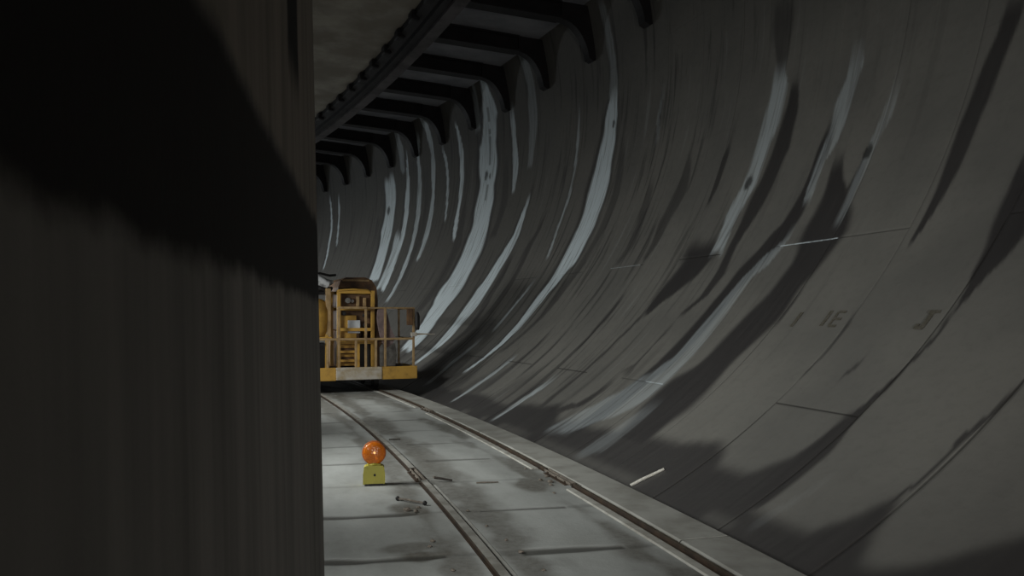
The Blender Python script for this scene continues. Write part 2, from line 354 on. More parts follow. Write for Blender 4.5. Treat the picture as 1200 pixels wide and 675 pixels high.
M['yellow'] = worn('chrome_yellow_paint', (.52, .30, .06), (.30, .165, .04), .5, 0, 5, .45, .75)
M['orange'] = worn('faded_orange_paint', (.40, .27, .13), (.22, .14, .07), .6, 0, 6)
M['brown'] = worn('dirty_brown_paint', (.16, .085, .038), (.07, .04, .025), .65, 0, 5)
M['pale'] = worn('scuffed_pale_paint', (.50, .46, .40), (.36, .28, .17), .6, 0, 5)
M['black'] = worn('black_grime', (.022, .02, .02), (.012, .011, .011), .6, 0, 6)
M['white'] = worn('white_panel', (.62, .66, .70), (.5, .52, .55), .5, 0, 7)
M['tarp'] = worn('grey_hose_cover', (.62, .63, .64), (.25, .25, .26), .7, 0, 6, .5, .65)
M['cloth'] = worn('mauve_cloth', (.20, .145, .14), (.12, .09, .09), .95, 0, 8)
M['steel'] = worn('dull_steel', (.28, .27, .25), (.16, .15, .14), .45, .6, 8)
M['plastic'] = worn('yellow_plastic', (.50, .45, .07), (.34, .31, .06), .45, 0, 12, .5, .9)
M['amberframe'] = worn('amber_rim_plastic', (.45, .12, .02), (.30, .08, .02), .45, 0, 10)
M['darkstick'] = worn('dark_debris', (.055, .045, .038), (.03, .026, .022), .8, 0, 20)
M['stick'] = worn('pale_plastic_stick', (.62, .60, .54), (.45, .43, .38), .6, 0, 20)
M['stone'] = worn('concrete_crumb', (.20, .17, .14), (.10, .085, .07), .9, 0, 20)
M['stencil'] = worn('stencil_paint', (.085, .076, .056), (.14, .13, .11), .85, 0, 40)
M['hole'] = worn('socket_shadow_plug', (.02, .018, .018), (.03, .028, .028), .8, 0, 40)
def mat_amber():
    m = Mat('amber_lens', .22, 0, .6); v = m.coords('Object')
    x = m.n('ShaderNodeTexVoronoi'); m.put(x.inputs['Vector'], v); x.inputs['Scale'].default_value = 60
    m.col(m.mix(x.outputs['Distance'], (.72, .20, .012), (.50, .11, .01)))
    m.b.inputs['Transmission Weight'].default_value = .15
    m.b.inputs['Emission Color'].default_value = (1, .25, .01, 1); m.b.inputs['Emission Strength'].default_value = .05
    m.bump(x.outputs['Distance'], .5, .004); return m.m
def mat_glow():
    m = Mat('lamp_bulb', .3); m.col((1, .6, .2)); m.b.inputs['Emission Color'].default_value = (1, .55, .2, 1); m.b.inputs['Emission Strength'].default_value = 1.1; return m.m
M['amber'] = mat_amber(); M['glow'] = mat_glow()

# ------------------------------------------------------------------ SETTING: the segmental lining
RINGW = 1.17; RING0 = 6.62
def lining():
    ss = [-8 + .35 * i for i in range(int(10.5 / .35))] + list(np.arange(2.5, 12, .03)) + list(np.arange(12, 24, .045)) + list(np.arange(24, 42, .07)) + list(np.arange(42, 62, .4))
    jn = [RING0 + RINGW * k for k in range(-12, 47)]
    for j in jn: ss += [j - .012, j - .005, j + .005, j + .012]
    ss = np.array(sorted(ss)); keep = [0]
    for i in range(1, len(ss)):
        if ss[i] - ss[keep[-1]] > .0035: keep.append(i)
    ss = ss[keep]
    TJ = [-6.97, -4.52, -2.07, .38, 2.83]
    ts = list(np.arange(-9.7, 4.2, .055)) + list(np.arange(4.2, 2 * PI * RL - 9.7, .5)) + [2 * PI * RL - 9.7]
    for j in TJ: ts += [j - .014, j - .006, j + .006, j + .014]
    ts = np.array(sorted(ts))
    S, T = np.meshgrid(ss, ts, indexing='ij')
    jd = np.abs((S - RING0) / RINGW - np.round((S - RING0) / RINGW)) * RINGW
    k = np.floor((S - RING0) / RINGW).astype(int)
    odd = np.where(k >= 0, k, k + 1000) % 2 == 1
    odd = np.where(k == 1, False, np.where(k == 2, True, np.where(k == 0, True, odd)))
    # rings 1 and 4 break at -6.97, rings 3, 5, 7 at -4.52
    rad = np.where(odd, np.minimum(np.abs(T + 4.52), np.abs(T - .38)), np.minimum(np.minimum(np.abs(T + 6.97), np.abs(T + 2.07)), np.abs(T - 2.83)))
    vis = sm((vnoise(S * .9 + 5, T * .35, 3) - .28) / .4)
    ring_line = (jd < .008) * (.25 + .75 * vis) * np.where(T < -4.6, 1, .4)
    rad_vis = np.where(T < -4, .6 + .4 * (vnoise(k * 3.7, T * .2, 9) > .45), .12)
    rad_vis = np.where((k == 3) | (k == 4), np.where(T < -4, .5, 0), rad_vis)
    rad_line = (rad < .010) * rad_vis
    joint = np.maximum(ring_line, rad_line)
    # wobble the stain borders
    Sw = S + (vnoise(S * 2, T * 1.1, 21) - .5) * .10 + (vnoise(S * 7, T * 3, 22) - .5) * .035
    Tw = T + (vnoise(S * 5, T * 2, 23) - .5) * .25
    def course(lst, soft, seed):
        acc = np.zeros(S.shape)
        for st, pl in lst:
            tt = np.array([p[0] for p in pl]); sp = np.array([p[1] for p in pl]); hw = np.array([p[2] for p in pl])
            tt, ii = np.unique(tt, return_index=True); sp, hw = sp[ii], hw[ii]
            wmax = hw.max(); lo, hi = sp.min() - wmax * 2.5 - .4, sp.max() + wmax * 2.5 + .4
            a, b = np.searchsorted(ss, [lo, hi]); t0, t1 = np.searchsorted(ts, [tt[0] - .7, tt[-1] + .7])
            if b <= a or t1 <= t0: continue
            s_, t_ = Sw[a:b, t0:t1], Tw[a:b, t0:t1]
            c = np.interp(t_, tt, sp); hh = np.interp(t_, tt, hw) * (.74 + .28 * vnoise(s_ * 0 + seed, t_ * 1.7, seed))
            if wmax < .16: s_ = S[a:b, t0:t1] * .75 + s_ * .25
            edge = np.maximum(hh * soft, .014)
            v = sm((hh + edge * .5 - np.abs(s_ - c)) / edge)
            end = sm((t_ - tt[0] + .12) / .2) * sm((tt[-1] + .25 - t_) / .5)
            acc[a:b, t0:t1] = np.maximum(acc[a:b, t0:t1], v * end * st)
            seed += 1
        return acc
    white = course(WHITE, .28, 50); wet = course(DARK, .45, 90)
    flank = course([(v * .7, [(a_, b_ + .04, c_ * 1.25 + .06) for a_, b_, c_ in pl]) for v, pl in WHITE], .4, 50)
    wet = np.maximum(wet, flank * sm((S - 13.5) / 2))
    foot = in_poly(S + (vnoise(S * 3, T * 3, 5) - .5) * .14, T + (vnoise(S * 3, T * 3, 6) - .5) * .12 - .05, FOOT).astype(float)
    foot = np.maximum(foot, (T < -8.5) * 1.0)
    # soften the foot mask by one box pass each way
    for _ in range(2):
        foot[1:-1, :] = (foot[:-2, :] + foot[1:-1, :] * 2 + foot[2:, :]) / 4
        foot[:, 1:-1] = (foot[:, :-2] + foot[:, 1:-1] * 2 + foot[:, 2:]) / 4
    lowS = sm((S - 13) / 4)
    foot = np.maximum(foot, .55 * sm((-7.3 - T + (vnoise(S * 4, T * .4, 8) - .5) * 1.6) / .8) * lowS)
    wet = np.maximum(wet, foot * .88)
    # black weep marks under the deck brackets
    wet = wet * (1 - .85 * np.clip(white * 1.3, 0, 1))
    # the main broad calcite runs carry a thin dark seam and small scabs
    seam = (np.abs(Sw - 25.05) < .07) * (T > -2.5) * (T < 1.6) * .6 * (vnoise(S, T * 3, 31) > .35)
    scab = np.zeros(S.shape)
    for (cs, ct, r) in ((25.25, -.83, .10), (24.95, -.9, .07), (18.0, -.9, .06), (33.5, -.9, .12), (12.64, -3.23, .085), (10.22, -3.25, .07)):
        scab = np.maximum(scab, sm((1.25 - np.hypot((Sw - cs), (T - ct) * .7) / r) / .4))
    # small socket holes: one row at mid height of each ring
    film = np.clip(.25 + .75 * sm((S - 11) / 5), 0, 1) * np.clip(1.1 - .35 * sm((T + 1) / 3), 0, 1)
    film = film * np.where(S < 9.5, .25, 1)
    dirt = np.maximum(np.maximum(joint * .85, scab * .9), seam)
    # white calcite lip along two of the cross joints
    def lip(s0, s1, t, st): return ((S > s0) * (S < s1) * (np.abs(T - t) < .008)) * st
    white = np.maximum(white, np.maximum(lip(10.04, 11.13, -4.52, .75), lip(11.3, 11.75, -6.97, .6)))
    white = np.maximum(white, lip(14.9, 16.0, -4.52, .3))
    dirt = np.where((rad < .016) & (white > .25), dirt * .2, dirt)
    q = T / RL; groove = np.where(joint > .2, .003, 0.0) * (T < 4.2)
    r = RL + groove + .012 * (vnoise(k * 1.37 + .5, T * .12, 4) - .5)
    A = A0 + S / RS; rr = RC + OC + r * np.cos(q); Z = ZC + r * np.sin(q)
    X = CX + rr * np.cos(A); Y = CY + rr * np.sin(A)
    ns, nt = S.shape; co = np.stack([X, Y, Z], -1).reshape(-1, 3).astype(np.float32)
    i, j = np.meshgrid(np.arange(ns - 1), np.arange(nt - 1), indexing='ij')
    a = (i * nt + j).ravel(); quads = np.stack([a, a + 1, a + nt + 1, a + nt], -1).astype(np.int32)
    me = bpy.data.meshes.new('wall_right'); me.vertices.add(len(co)); me.vertices.foreach_set('co', co.ravel())
    nq = len(quads); me.loops.add(nq * 4); me.loops.foreach_set('vertex_index', quads.ravel())
    me.polygons.add(nq); me.polygons.foreach_set('loop_start', np.arange(0, nq * 4, 4, dtype=np.int32))
    me.polygons.foreach_set('use_smooth', np.ones(nq, bool)); me.update(calc_edges=True)
    uv = me.uv_layers.new(name='UVMap'); uvs = np.stack([S.ravel(), T.ravel()], -1)[quads.ravel()].astype(np.float32); uv.data.foreach_set('uv', uvs.ravel())
    ca = me.color_attributes.new('stain', 'FLOAT_COLOR', 'POINT')
    ca.data.foreach_set('color', np.stack([white, wet, dirt, film], -1).reshape(-1).astype(np.float32))
    tag(link('wall_right', me, M['lining']), 'curved concrete segment lining with white and dark vertical streaks', kind='structure')
lining()

# ------------------------------------------------------------------ SETTING: floor slab
def floor():
    ss = np.concatenate([np.arange(-8, 3, .3), np.arange(3, 14, .025), np.arange(14, 30, .08), np.arange(30, 60.3, .5)])
    os_ = np.concatenate([np.arange(-5.75, -2, .25), np.arange(-2, .721, .02)])
    S, O = np.meshgrid(ss, os_, indexing='ij')
    Sk = S + (O * .10)
    jl = np.zeros(S.shape); js = [6.98 + 1.17 * i * 1.0 for i in range(-8, 40)]
    wob = (vnoise(S * 0 + 3, O * 3, 61) - .5) * .05
    for i, j in enumerate(js):
        d = np.abs(S - j + (O - .1) * .10 - wob)
        stren = (.9 if i in (8, 9) else .25 + .5 * ((i * 37 % 10) / 10))
        jl = np.maximum(jl, stren * sm((.062 * (.6 + .8 * vnoise(S, O * 4, 62)) - d) / .045))
    jl *= np.where((np.abs(O) < .34) | (O < -.82), 1, .35)
    st = np.zeros(S.shape)
    n1 = vnoise(S * 1.3, O * 4, 71); n2 = vnoise(S * 4, O * 9, 72)
    st = np.maximum(st, sm((.24 - np.abs(O + .36) + (n1 - .5) * .26 + (n2 - .5) * .18 + .02) / .2) * .75)   # inside left rail
    st = np.maximum(st, sm((.17 - np.abs(O + .80) + (n1 - .5) * .20 + (n2 - .5) * .12 + .01) / .16) * .7)   # outside left rail
    st = np.maximum(st, sm((.16 - np.abs(O - .40) + (n1 - .55) * .34 + (n2 - .5) * .14 + .01) / .18) * .75)   # inside right rail
    for cs, co, rs, ro, v in ((8.45, -.86, .28, .16, .9), (9.0, .35, .35, .2, .85), (7.35, -.95, .14, .28, .7), (9.35, -.55, .3, .2, .75), (9.3, .52, .5, .16, .6), (18.2, 0, 1.0, .5, .9), (16.6, .3, .9, .22, .6), (11.2, -.72, .9, .10, .5), (7.1, -.93, .12, .2, .9)):
        st = np.maximum(st, v * sm((1.2 - np.hypot((S - cs) / rs, (O - co) / ro) + (n2 - .5) * .8) / .6))
    pale = sm((.3 - np.abs(O - .02) + (n1 - .5) * .3) / .3) * .45 * (vnoise(S * .5, O, 75) + .3)
    st = np.clip(st, 0, 1)
    Z = -.008 * jl
    A = A0 + S / RS; rr = RC + O
    co = np.stack([CX + rr * np.cos(A), CY + rr * np.sin(A), Z], -1).reshape(-1, 3).astype(np.float32)
    ns, no = S.shape; i, j = np.meshgrid(np.arange(ns - 1), np.arange(no - 1), indexing='ij'); a = (i * no + j).ravel()
    quads = np.stack([a, a + no, a + no + 1, a + 1], -1).astype(np.int32)
    me = bpy.data.meshes.new('floor'); me.vertices.add(len(co)); me.vertices.foreach_set('co', co.ravel()); nq = len(quads)
    me.loops.add(nq * 4); me.loops.foreach_set('vertex_index', quads.ravel()); me.polygons.add(nq)
    me.polygons.foreach_set('loop_start', np.arange(0, nq * 4, 4, dtype=np.int32)); me.update(calc_edges=True)
    uv = me.uv_layers.new(name='UVMap'); uv.data.foreach_set('uv', np.stack([S.ravel(), O.ravel()], -1)[quads.ravel()].astype(np.float32).ravel())
    ca = me.color_attributes.new('stain', 'FLOAT_COLOR', 'POINT')
    ca.data.foreach_set('color', np.stack([st, jl, pale, st * 0], -1).reshape(-1).astype(np.float32))
    bm = bmesh.new(); bm.from_mesh(me); bmesh.ops.recalc_face_normals(bm, faces=bm.faces)
    if sum(f.normal.z for f in list(bm.faces)[:50]) < 0: bmesh.ops.reverse_faces(bm, faces=bm.faces)
    bm.to_mesh(me); bm.free()
    tag(link('floor', me, M['floor']), 'pale grey concrete slab floor with dark cross joints', kind='structure')
floor()
# kerb blocks right of the right rail, standing above the lining that dips below them
KJ = [-8, -3.95, 1.5, 6.93, 12.38, 17.8, 23.2, 28.7, 34.1, 39.6, 45, 60]
kerb_bits = []
for i in range(len(KJ) - 1):
    kerb_bits.append(sweep('trim_%d' % (i + 1), [(.73, -.30), (.73, .0), (.745, .012), (1.10, .012), (1.115, .0), (1.125, -.36), (1.0, -.40)], KJ[i] + .012, KJ[i + 1] - .012, .4, M['kerb']))
    tag(kerb_bits[-1], 'concrete edge kerb between right rail and curved lining', kind='structure')

# ------------------------------------------------------------------ SETTING: divider wall close on the left
def divider():
    dx, dy = -.189, 1.0; nrm = Vector((dx, dy, 0)); 
    ds = list(np.arange(-1.6, 2.9, .1)) + [2.9]; zs = list(np.arange(0, 8.01, .1))
    V, F, UV = [], [], []
    def lean(z): return -.021 * (min(z, 2.8) - .53)
    for d in ds:
        for z in zs:
            V.append((-.16 + dx * d + lean(z), d, z)); UV.append((d, z))
    nz = len(zs)
    for i in range(len(ds) - 1):
        for j in range(nz - 1):
            a = i * nz + j; F.append((a, a + 1, a + nz + 1, a + nz))
    # thickness 0.45 m to the left: far end, near end, back
    base = len(V)
    for d in (ds[0], ds[-1]):
        for z in zs: V.append((-.16 - .45 + dx * d + lean(z), d, z)); UV.append((d + .45, z))
    for j in range(nz - 1):
        F.append(((len(ds) - 1) * nz + j, (len(ds) - 1) * nz + j + 1, base + nz + j + 1, base + nz + j))
        F.append((base + j, base + j + 1, j + 1, j)); F.append((base + nz + j, base + nz + j + 1, base + j + 1, base + j))
    me = bpy.data.meshes.new('wall_left'); me.from_pydata(V, [], F); uv = me.uv_layers.new(name='UVMap')
    for li, l in enumerate(me.loops): uv.data[li].uv = UV[l.vertex_index]
    bm = bmesh.new(); bm.from_mesh(me); bmesh.ops.recalc_face_normals(bm, faces=bm.faces); bm.to_mesh(me); bm.free()
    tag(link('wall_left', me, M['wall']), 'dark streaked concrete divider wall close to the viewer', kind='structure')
divider()

# ------------------------------------------------------------------ SETTING: road deck overhead
ZG = 7.66
tag(sweep('ceiling', [(-7.2, 7.98), (1.60, 7.98), (1.60, 8.2), (-7.2, 8.2)], -8, 60, .8, M['soffit']), 'brown concrete soffit overhead', kind='structure')
tag(sweep('ceiling', [(1.9, 8.72), (5.45, 8.72), (5.45, 8.9), (1.9, 8.9)], -8, 60, .8, M['deck']), 'dark deck panels above the cross beams', kind='structure')
g = empty('edge_girder', pt(20, 1.85, ZG)); tag(g, 'long dark steel girder running along the edge of the ceiling', 'girder')
def in_root(ob, root):
    ob.parent = root; ob.matrix_parent_inverse = Matrix.Translation(root.location).inverted() if root.rotation_euler.z == 0 else (Matrix.Translation(root.location) @ Matrix.Rotation(root.rotation_euler.z, 4, 'Z')).inverted()
for nm, sec, mt in (('web', [(1.63, ZG + .03), (1.87, ZG + .03), (1.87, 8.95), (1.63, 8.95)], 'beam'),
                    ('edge_angle', [(1.42, 7.84), (1.62, 7.78), (1.62, 7.97), (1.42, 7.97)], 'beam'),
                    ('bottom_flange', [(1.80, ZG - .03), (2.07, ZG - .03), (2.07, ZG + .03), (1.80, ZG + .03)], 'flange')):
    in_root(sweep(nm, sec, -8, 60, .8, M[mt]), g)
blk_me = None
for k_ in range(28):
    s_ = 2.6 + 1.17 * k_
    if blk_me is None: blk = MB().box(-.05, .13, -.16, .16, 0, .215, .05, seg=3).build('packing_block', M['beam']); blk_me = blk.data
    else: blk = bpy.data.objects.new('packing_block', blk_me); COL.objects.link(blk)
    blk.parent = g; blk.location = pt(s_, 1.40, 7.76) - g.location; blk.rotation_euler = (0, 0, ang(s_))
BEAM_S = [16.62 + 2.36 * i for i in range(-4, 16)]
def bracket_mesh():
    mb = MB()
    # local x = outward (o), y = along the tunnel, z up from the girder flange; origin at o = 1.88
    mb.box(0, 3.0, -.17, .17, .66, .70); mb.box(0, 3.0, -.06, .06, .70, 1.02); mb.box(0, 3.0, -.17, .17, 1.02, 1.06)
    return mb
def haunch_mesh():
    mb = MB()
    def lo(z): return OC + math.sqrt(RL * RL - (z - ZC) ** 2) - 1.88
    out = [(3.0, 1.06), (3.0, .66)]
    for i in range(11):                      # curved inner edge of the knee
        f = i / 10; z = ZG + .66 - f * f * .80
        out.append((3.0 + (lo(z) - .17 - 3.0) * (1 - (1 - f) ** 1.7), z - ZG))
    out.append((lo(ZG - .16) - .06, -.19))
    for i in range(12):                      # back edge against the lining
        z = ZG - .16 + 1.22 * i / 11
        out.append((lo(z) + .004, z - ZG))
    mb.prism(out, -.12, .12); return mb
proto_b = None
for i, s_ in enumerate(BEAM_S):
    c = pt(s_, 1.88, ZG)
    if proto_b is None:
        root = empty('cross_beam', c, ang(s_)); b1 = bracket_mesh().build('beam_web', M['beam'], root); b2 = haunch_mesh().build('wall_bracket', M['beam'], root)
        proto_b = (root, b1, b2)
    else:
        root = proto_b[0].copy(); COL.objects.link(root); root.location = c; root.rotation_euler = (0, 0, ang(s_))
        for q in proto_b[1:]:
            cc = q.copy(); COL.objects.link(cc); cc.parent = root
    tag(root, 'dark steel cross beam from ceiling girder to bracket on curved lining', 'beam', 'cross beams under the overhead deck')

# ------------------------------------------------------------------ RAILS
def rail(o, s0, s1, label, light):
    c = pt((s0 + s1) / 2, o, 0); root = empty('rail', c)
    h = .032; w = .033 if light else .016
    sec = [(o - w, h - .003), (o - w + .003, h), (o + w - .003, h), (o + w, h - .003), (o + w, h - .016), (o + w * .5, h - .020), (o + w * .5, .006), (o + w + .012, .002), (o + w + .012, 0.0), (o - w - .012, 0.0), (o - w - .012, .002), (o - w * .5, .006), (o - w * .5, h - .020), (o - w, h - .016)]
    a = sweep('rail_body', sec, s0, s1, .35, M['rust']); in_root(a, root)
    top = sweep('running_surface', [(o - w + .004, h - .0005), (o + w - .004, h - .0005), (o + w - .004, h + .0015), (o - w + .004, h + .0015)], s0 + .01, s1 - .01, .35, M['leftrail' if light else 'railtop']); in_root(top, root)
    tag(root, label, 'rail'); return root
rail(.655, -6, 8.80, 'right rail, nearest length beside the kerb, rusty brown', False)
rail(.655, 9.55, 14.80, 'right rail, middle length between two joint gaps', False)
rail(.685, 15.35, 55, 'right rail, far length running under the yellow work car', False)
rail(-.595, -6, 9.38, 'left rail, near length running past the amber lamp to frame bottom', True)
rail(-.595, 9.98, 55, 'left rail, far length running from the lamp under the yellow work car', True)
# grout shoulders beside the rails, part of the slab
gi = 0
for (o0, o1, s0, s1, h) in ((.545, .622, -6, 8.7, .012), (.545, .622, 9.7, 14.7, .012), (.575, .652, 15.5, 40, .010), (-.545, -.50, -6, 9.25, .006)):
    gi += 1
    tag(sweep('trim_%d' % (20 + gi), [(o0, 0.0), (o0 + .008, h), (o1 - .008, h), (o1, 0.0)], s0, s1, .4, M['grout' if o0 > 0 else 'kerb']), 'low grout shoulder cast along the rail', kind='structure')
# splice plates at the joint gaps
def splice(s0, s1, o, label):
    root = empty('rail_joint', pt((s0 + s1) / 2, o, 0), ang((s0 + s1) / 2)); L = (s1 - s0)
    for sx in (-1, 1):
        p = MB(); p.box(sx * .022 - .007, sx * .022 + .007, -L / 2 + .03, L / 2 - .03, .008, .032, .003); pl = p.build('splice_plate', M['stone'], root)
        for k in range(3):
            b = MB(); y = (-.3 + .3 * k) * L; b.lathe([(.009, 0), (.009, .008), (.005, .011)], 'x', (.029 if sx > 0 else -.040, y, .020), 6); b.build('bolt', M['rust'], root)
    b = MB(); b.box(-.06, .06, -L * .38, L * .38, 0.0, .010, .003); b.build('base_plate', M['rust'], root)
    tag(root, label, 'rail joint')
splice(8.80, 9.55, .655, 'bolted splice in the nearer gap of the right rail')
splice(14.80, 15.35, .67, 'bolted splice in the farther gap of the right rail, near the work car')
splice(9.38, 9.98, -.595, 'bolted splice in the left rail beside the amber warning lamp')

# ------------------------------------------------------------------ BARRICADE LAMP
def lamp():
    c = pt(9.46, -1.03, 0); root = empty('warning_lamp', c, math.atan2(-c.x, c.y) )
    tag(root, 'round amber warning lamp on yellow battery box standing left of the track', 'lamp')
    b = MB(); b.prism([(-.098, .012), (.098, .012), (.098, .10), (.088, .165), (.072, .178), (-.072, .178), (-.088, .165), (-.098, .10)], -.048, .048); b.box(-.06, .06, -.035, .035, .176, .192, .006); b.build('battery_box', M['plastic'], root, True)
    f = MB(); f.box(-.082, .082, -.052, .050, 0.0, .016, .004); f.build('base_strip', M['black'], root)
    k = MB(); k.lathe([(.011, -.056), (.011, -.047), (.008, -.046)], 'y', (.006, 0, .095), 12); k.build('lock_bolt', M['black'], root)
    nk = MB(); nk.lathe([(.05, .185), (.042, .20), (.036, .215)], 'z', (0, 0, 0), 20); nk.build('neck', M['plastic'], root, True)
    z = .288; r = .100
    rim = MB(); rim.lathe([(r - .01, -.030), (r + .004, -.026), (r + .008, -.01), (r + .008, .01), (r + .004, .026), (r - .01, .030)], 'y', (0, 0, z), 48); rim.build('rim', M['amberframe'], root, True)
    for sy, nm in ((-1, 'lens'), (1, 'lens')):
        prof = [(r * math.cos(a), sy * (.024 + .034 * math.sin(a))) for a in np.linspace(0, PI / 2 - .02, 10)]
        l = MB(); l.lathe(prof, 'y', (0, 0, z), 48); lo = l.build(nm, M['amber'], root, True)
        if sy < 0:
            for (x, zz, rr) in ((.004, .008, .010), (.020, -.042, .009), (.014, -.028, .006)):
                g_ = MB(); g_.lathe([(rr * math.cos(a), -.058 + -.004 * math.sin(a) + (.010 if abs(zz) > .02 else 0)) for a in np.linspace(0, 1.5, 5)], 'y', (x, 0, z + zz), 12); g_.build('bulb_glint', M['glow'], lo)
lamp()

# ------------------------------------------------------------------ SMALL THINGS ON THE FLOOR
def stick(name, p0, p1, r, mat, label, cat, ends=None):
    p0, p1 = Vector(p0), Vector(p1); mid = (p0 + p1) / 2; root_mb = MB()
    pts = [p0 - mid, (p0 - mid) * .3 + Vector((0, 0, r * .25)), (p1 - mid) * .4, p1 - mid]
    root_mb.tube(pts, [r, r * 1.05, r * .95, r * .9], 8)
    ob = root_mb.build(name, mat, None, True); ob.location = mid; tag(ob, label, cat)
    if ends:
        for p in (p0, p1):
            e = MB(); e.lathe([(ends * .5, -ends), (ends, -ends * .4), (ends, ends * .4), (ends * .5, ends)], 'z', (0, 0, 0), 10); q = e.build('end_knob', M['black'], ob, True); q.location = p - mid
    return ob
stick('rod', pt(8.74, -.92, .018), pt(8.50, -.735, .018), .009, M['stone'], 'short thin rod with two dark knobs lying below the amber lamp', 'rod', .018)
stick('steel_bar', pt(9.40, -.49, .040), pt(9.36, -.33, .012), .011, M['darkstick'], 'short dark bar lying just inside the left rail', 'bar')
stick('steel_bar', pt(9.20, -.14, .009), pt(9.17, .06, .009), .007, M['stone'], 'faint thin bar lying on the slab between the rails', 'bar')
stick('steel_bar', pt(12.1, -.50, .009), pt(12.1, -.36, .009), .008, M['darkstick'], 'short dark bar inside the left rail, behind the amber lamp', 'bar')
a_, b_ = lin(9.47, -8.56, -.016), lin(9.36, -8.20, -.016)
stick('plastic_strip', a_, b_, .015, M['stick'], 'pale short strip leaning on the dark lining foot beside the kerb', 'strip')
crumbs = [(8.36, -.90, .030), (8.30, -.84, .022), (8.42, -.80, .018), (7.42, -.86, .020), (7.30, -.90, .014), (9.05, .52, .028), (9.15, .46, .020), (8.92, .48, .018), (9.3, .57, .022), (8.6, .40, .014), (7.7, -.42, .014), (7.0, -.36, .02), (7.3, -.38, .014), (8.2, -.45, .013), (6.75, -.85, .015), (9.6, -.45, .016), (9.75, .50, .015), (6.6, -.33, .014)]
def crumb_mesh():
    bm = bmesh.new(); bmesh.ops.create_icosphere(bm, subdivisions=2, radius=1)
    for v in bm.verts: v.co = Vector((v.co.x * (1 + random.uniform(-.22, .22)), v.co.y * (.8 + random.uniform(-.2, .2)), max(-.35, v.co.z * .6 + random.uniform(-.1, .1))))
    me = bpy.data.meshes.new('concrete_crumb'); bm.to_mesh(me); bm.free(); me.materials.append(M['stone']); return me
cms = [crumb_mesh() for _ in range(3)]
for i, (s_, o_, r_) in enumerate(crumbs):
    ob = link('concrete_crumb', cms[i % 3]); ob.location = pt(s_, o_, .35 * r_); ob.scale = (r_,) * 3; ob.rotation_euler = (0, 0, i * 1.7)
    tag(ob, 'small brown crumb of broken concrete lying beside a rail', 'rubble', 'crumbs of concrete beside the rails')

# ------------------------------------------------------------------ stencilled marks on the lining (worn illegible strokes)
def mark(strokes, s0, t0, name='stencil_mark', label='', th=.004):
    """strokes in (ds, dt) metres on the lining, each a thin slab of paint"""
    bm = bmesh.new(); org = lin(s0, t0)
    for (a, b, c, d, wd) in strokes:
        p, q = Vector((a, b)), Vector((c, d)); u = (q - p).normalized(); n = Vector((-u.y, u.x)) * wd / 2
        ring = [p - n, p + n, q + n, q - n]
        lo = [bm.verts.new(lin(s0 + x.x, t0 + x.y, -.008) - org) for x in ring]; hi = [bm.verts.new(lin(s0 + x.x, t0 + x.y, -.008 - th) - org) for x in ring]
        bm.faces.new(lo); bm.faces.new(hi[::-1])
        for i in range(4): bm.faces.new((lo[i], lo[(i + 1) % 4], hi[(i + 1) % 4], hi[i]))
    bmesh.ops.recalc_face_normals(bm, faces=bm.faces); me = bpy.data.meshes.new(name); bm.to_mesh(me); bm.free()
    ob = link(name, me, M['stencil']); ob.location = org; tag(ob, label, 'marking'); return ob
mark([(0, -.11, 0, .11, .05)], 9.80, -5.76, label='faint dark stencilled stroke on the lining, leftmost of the row of marks')
mark([(.07, -.10, .07, .12, .05), (-.05, .10, -.16, .10, .035), (-.05, 0, -.16, 0, .035), (-.05, -.10, -.16, -.10, .035), (-.05, -.10, -.05, .10, .03)], 9.25, -5.75, label='dark stencilled double character on the lining, middle of the row of marks')
mark([(.06, .10, -.08, .10, .04), (.06, -.10, -.02, -.10, .04), (.0, -.1, .0, .10, .05), (.07, -.05, .07, -.11, .04)], 7.95, -5.76, label='dark stencilled character on the lining, rightmost of the marks')

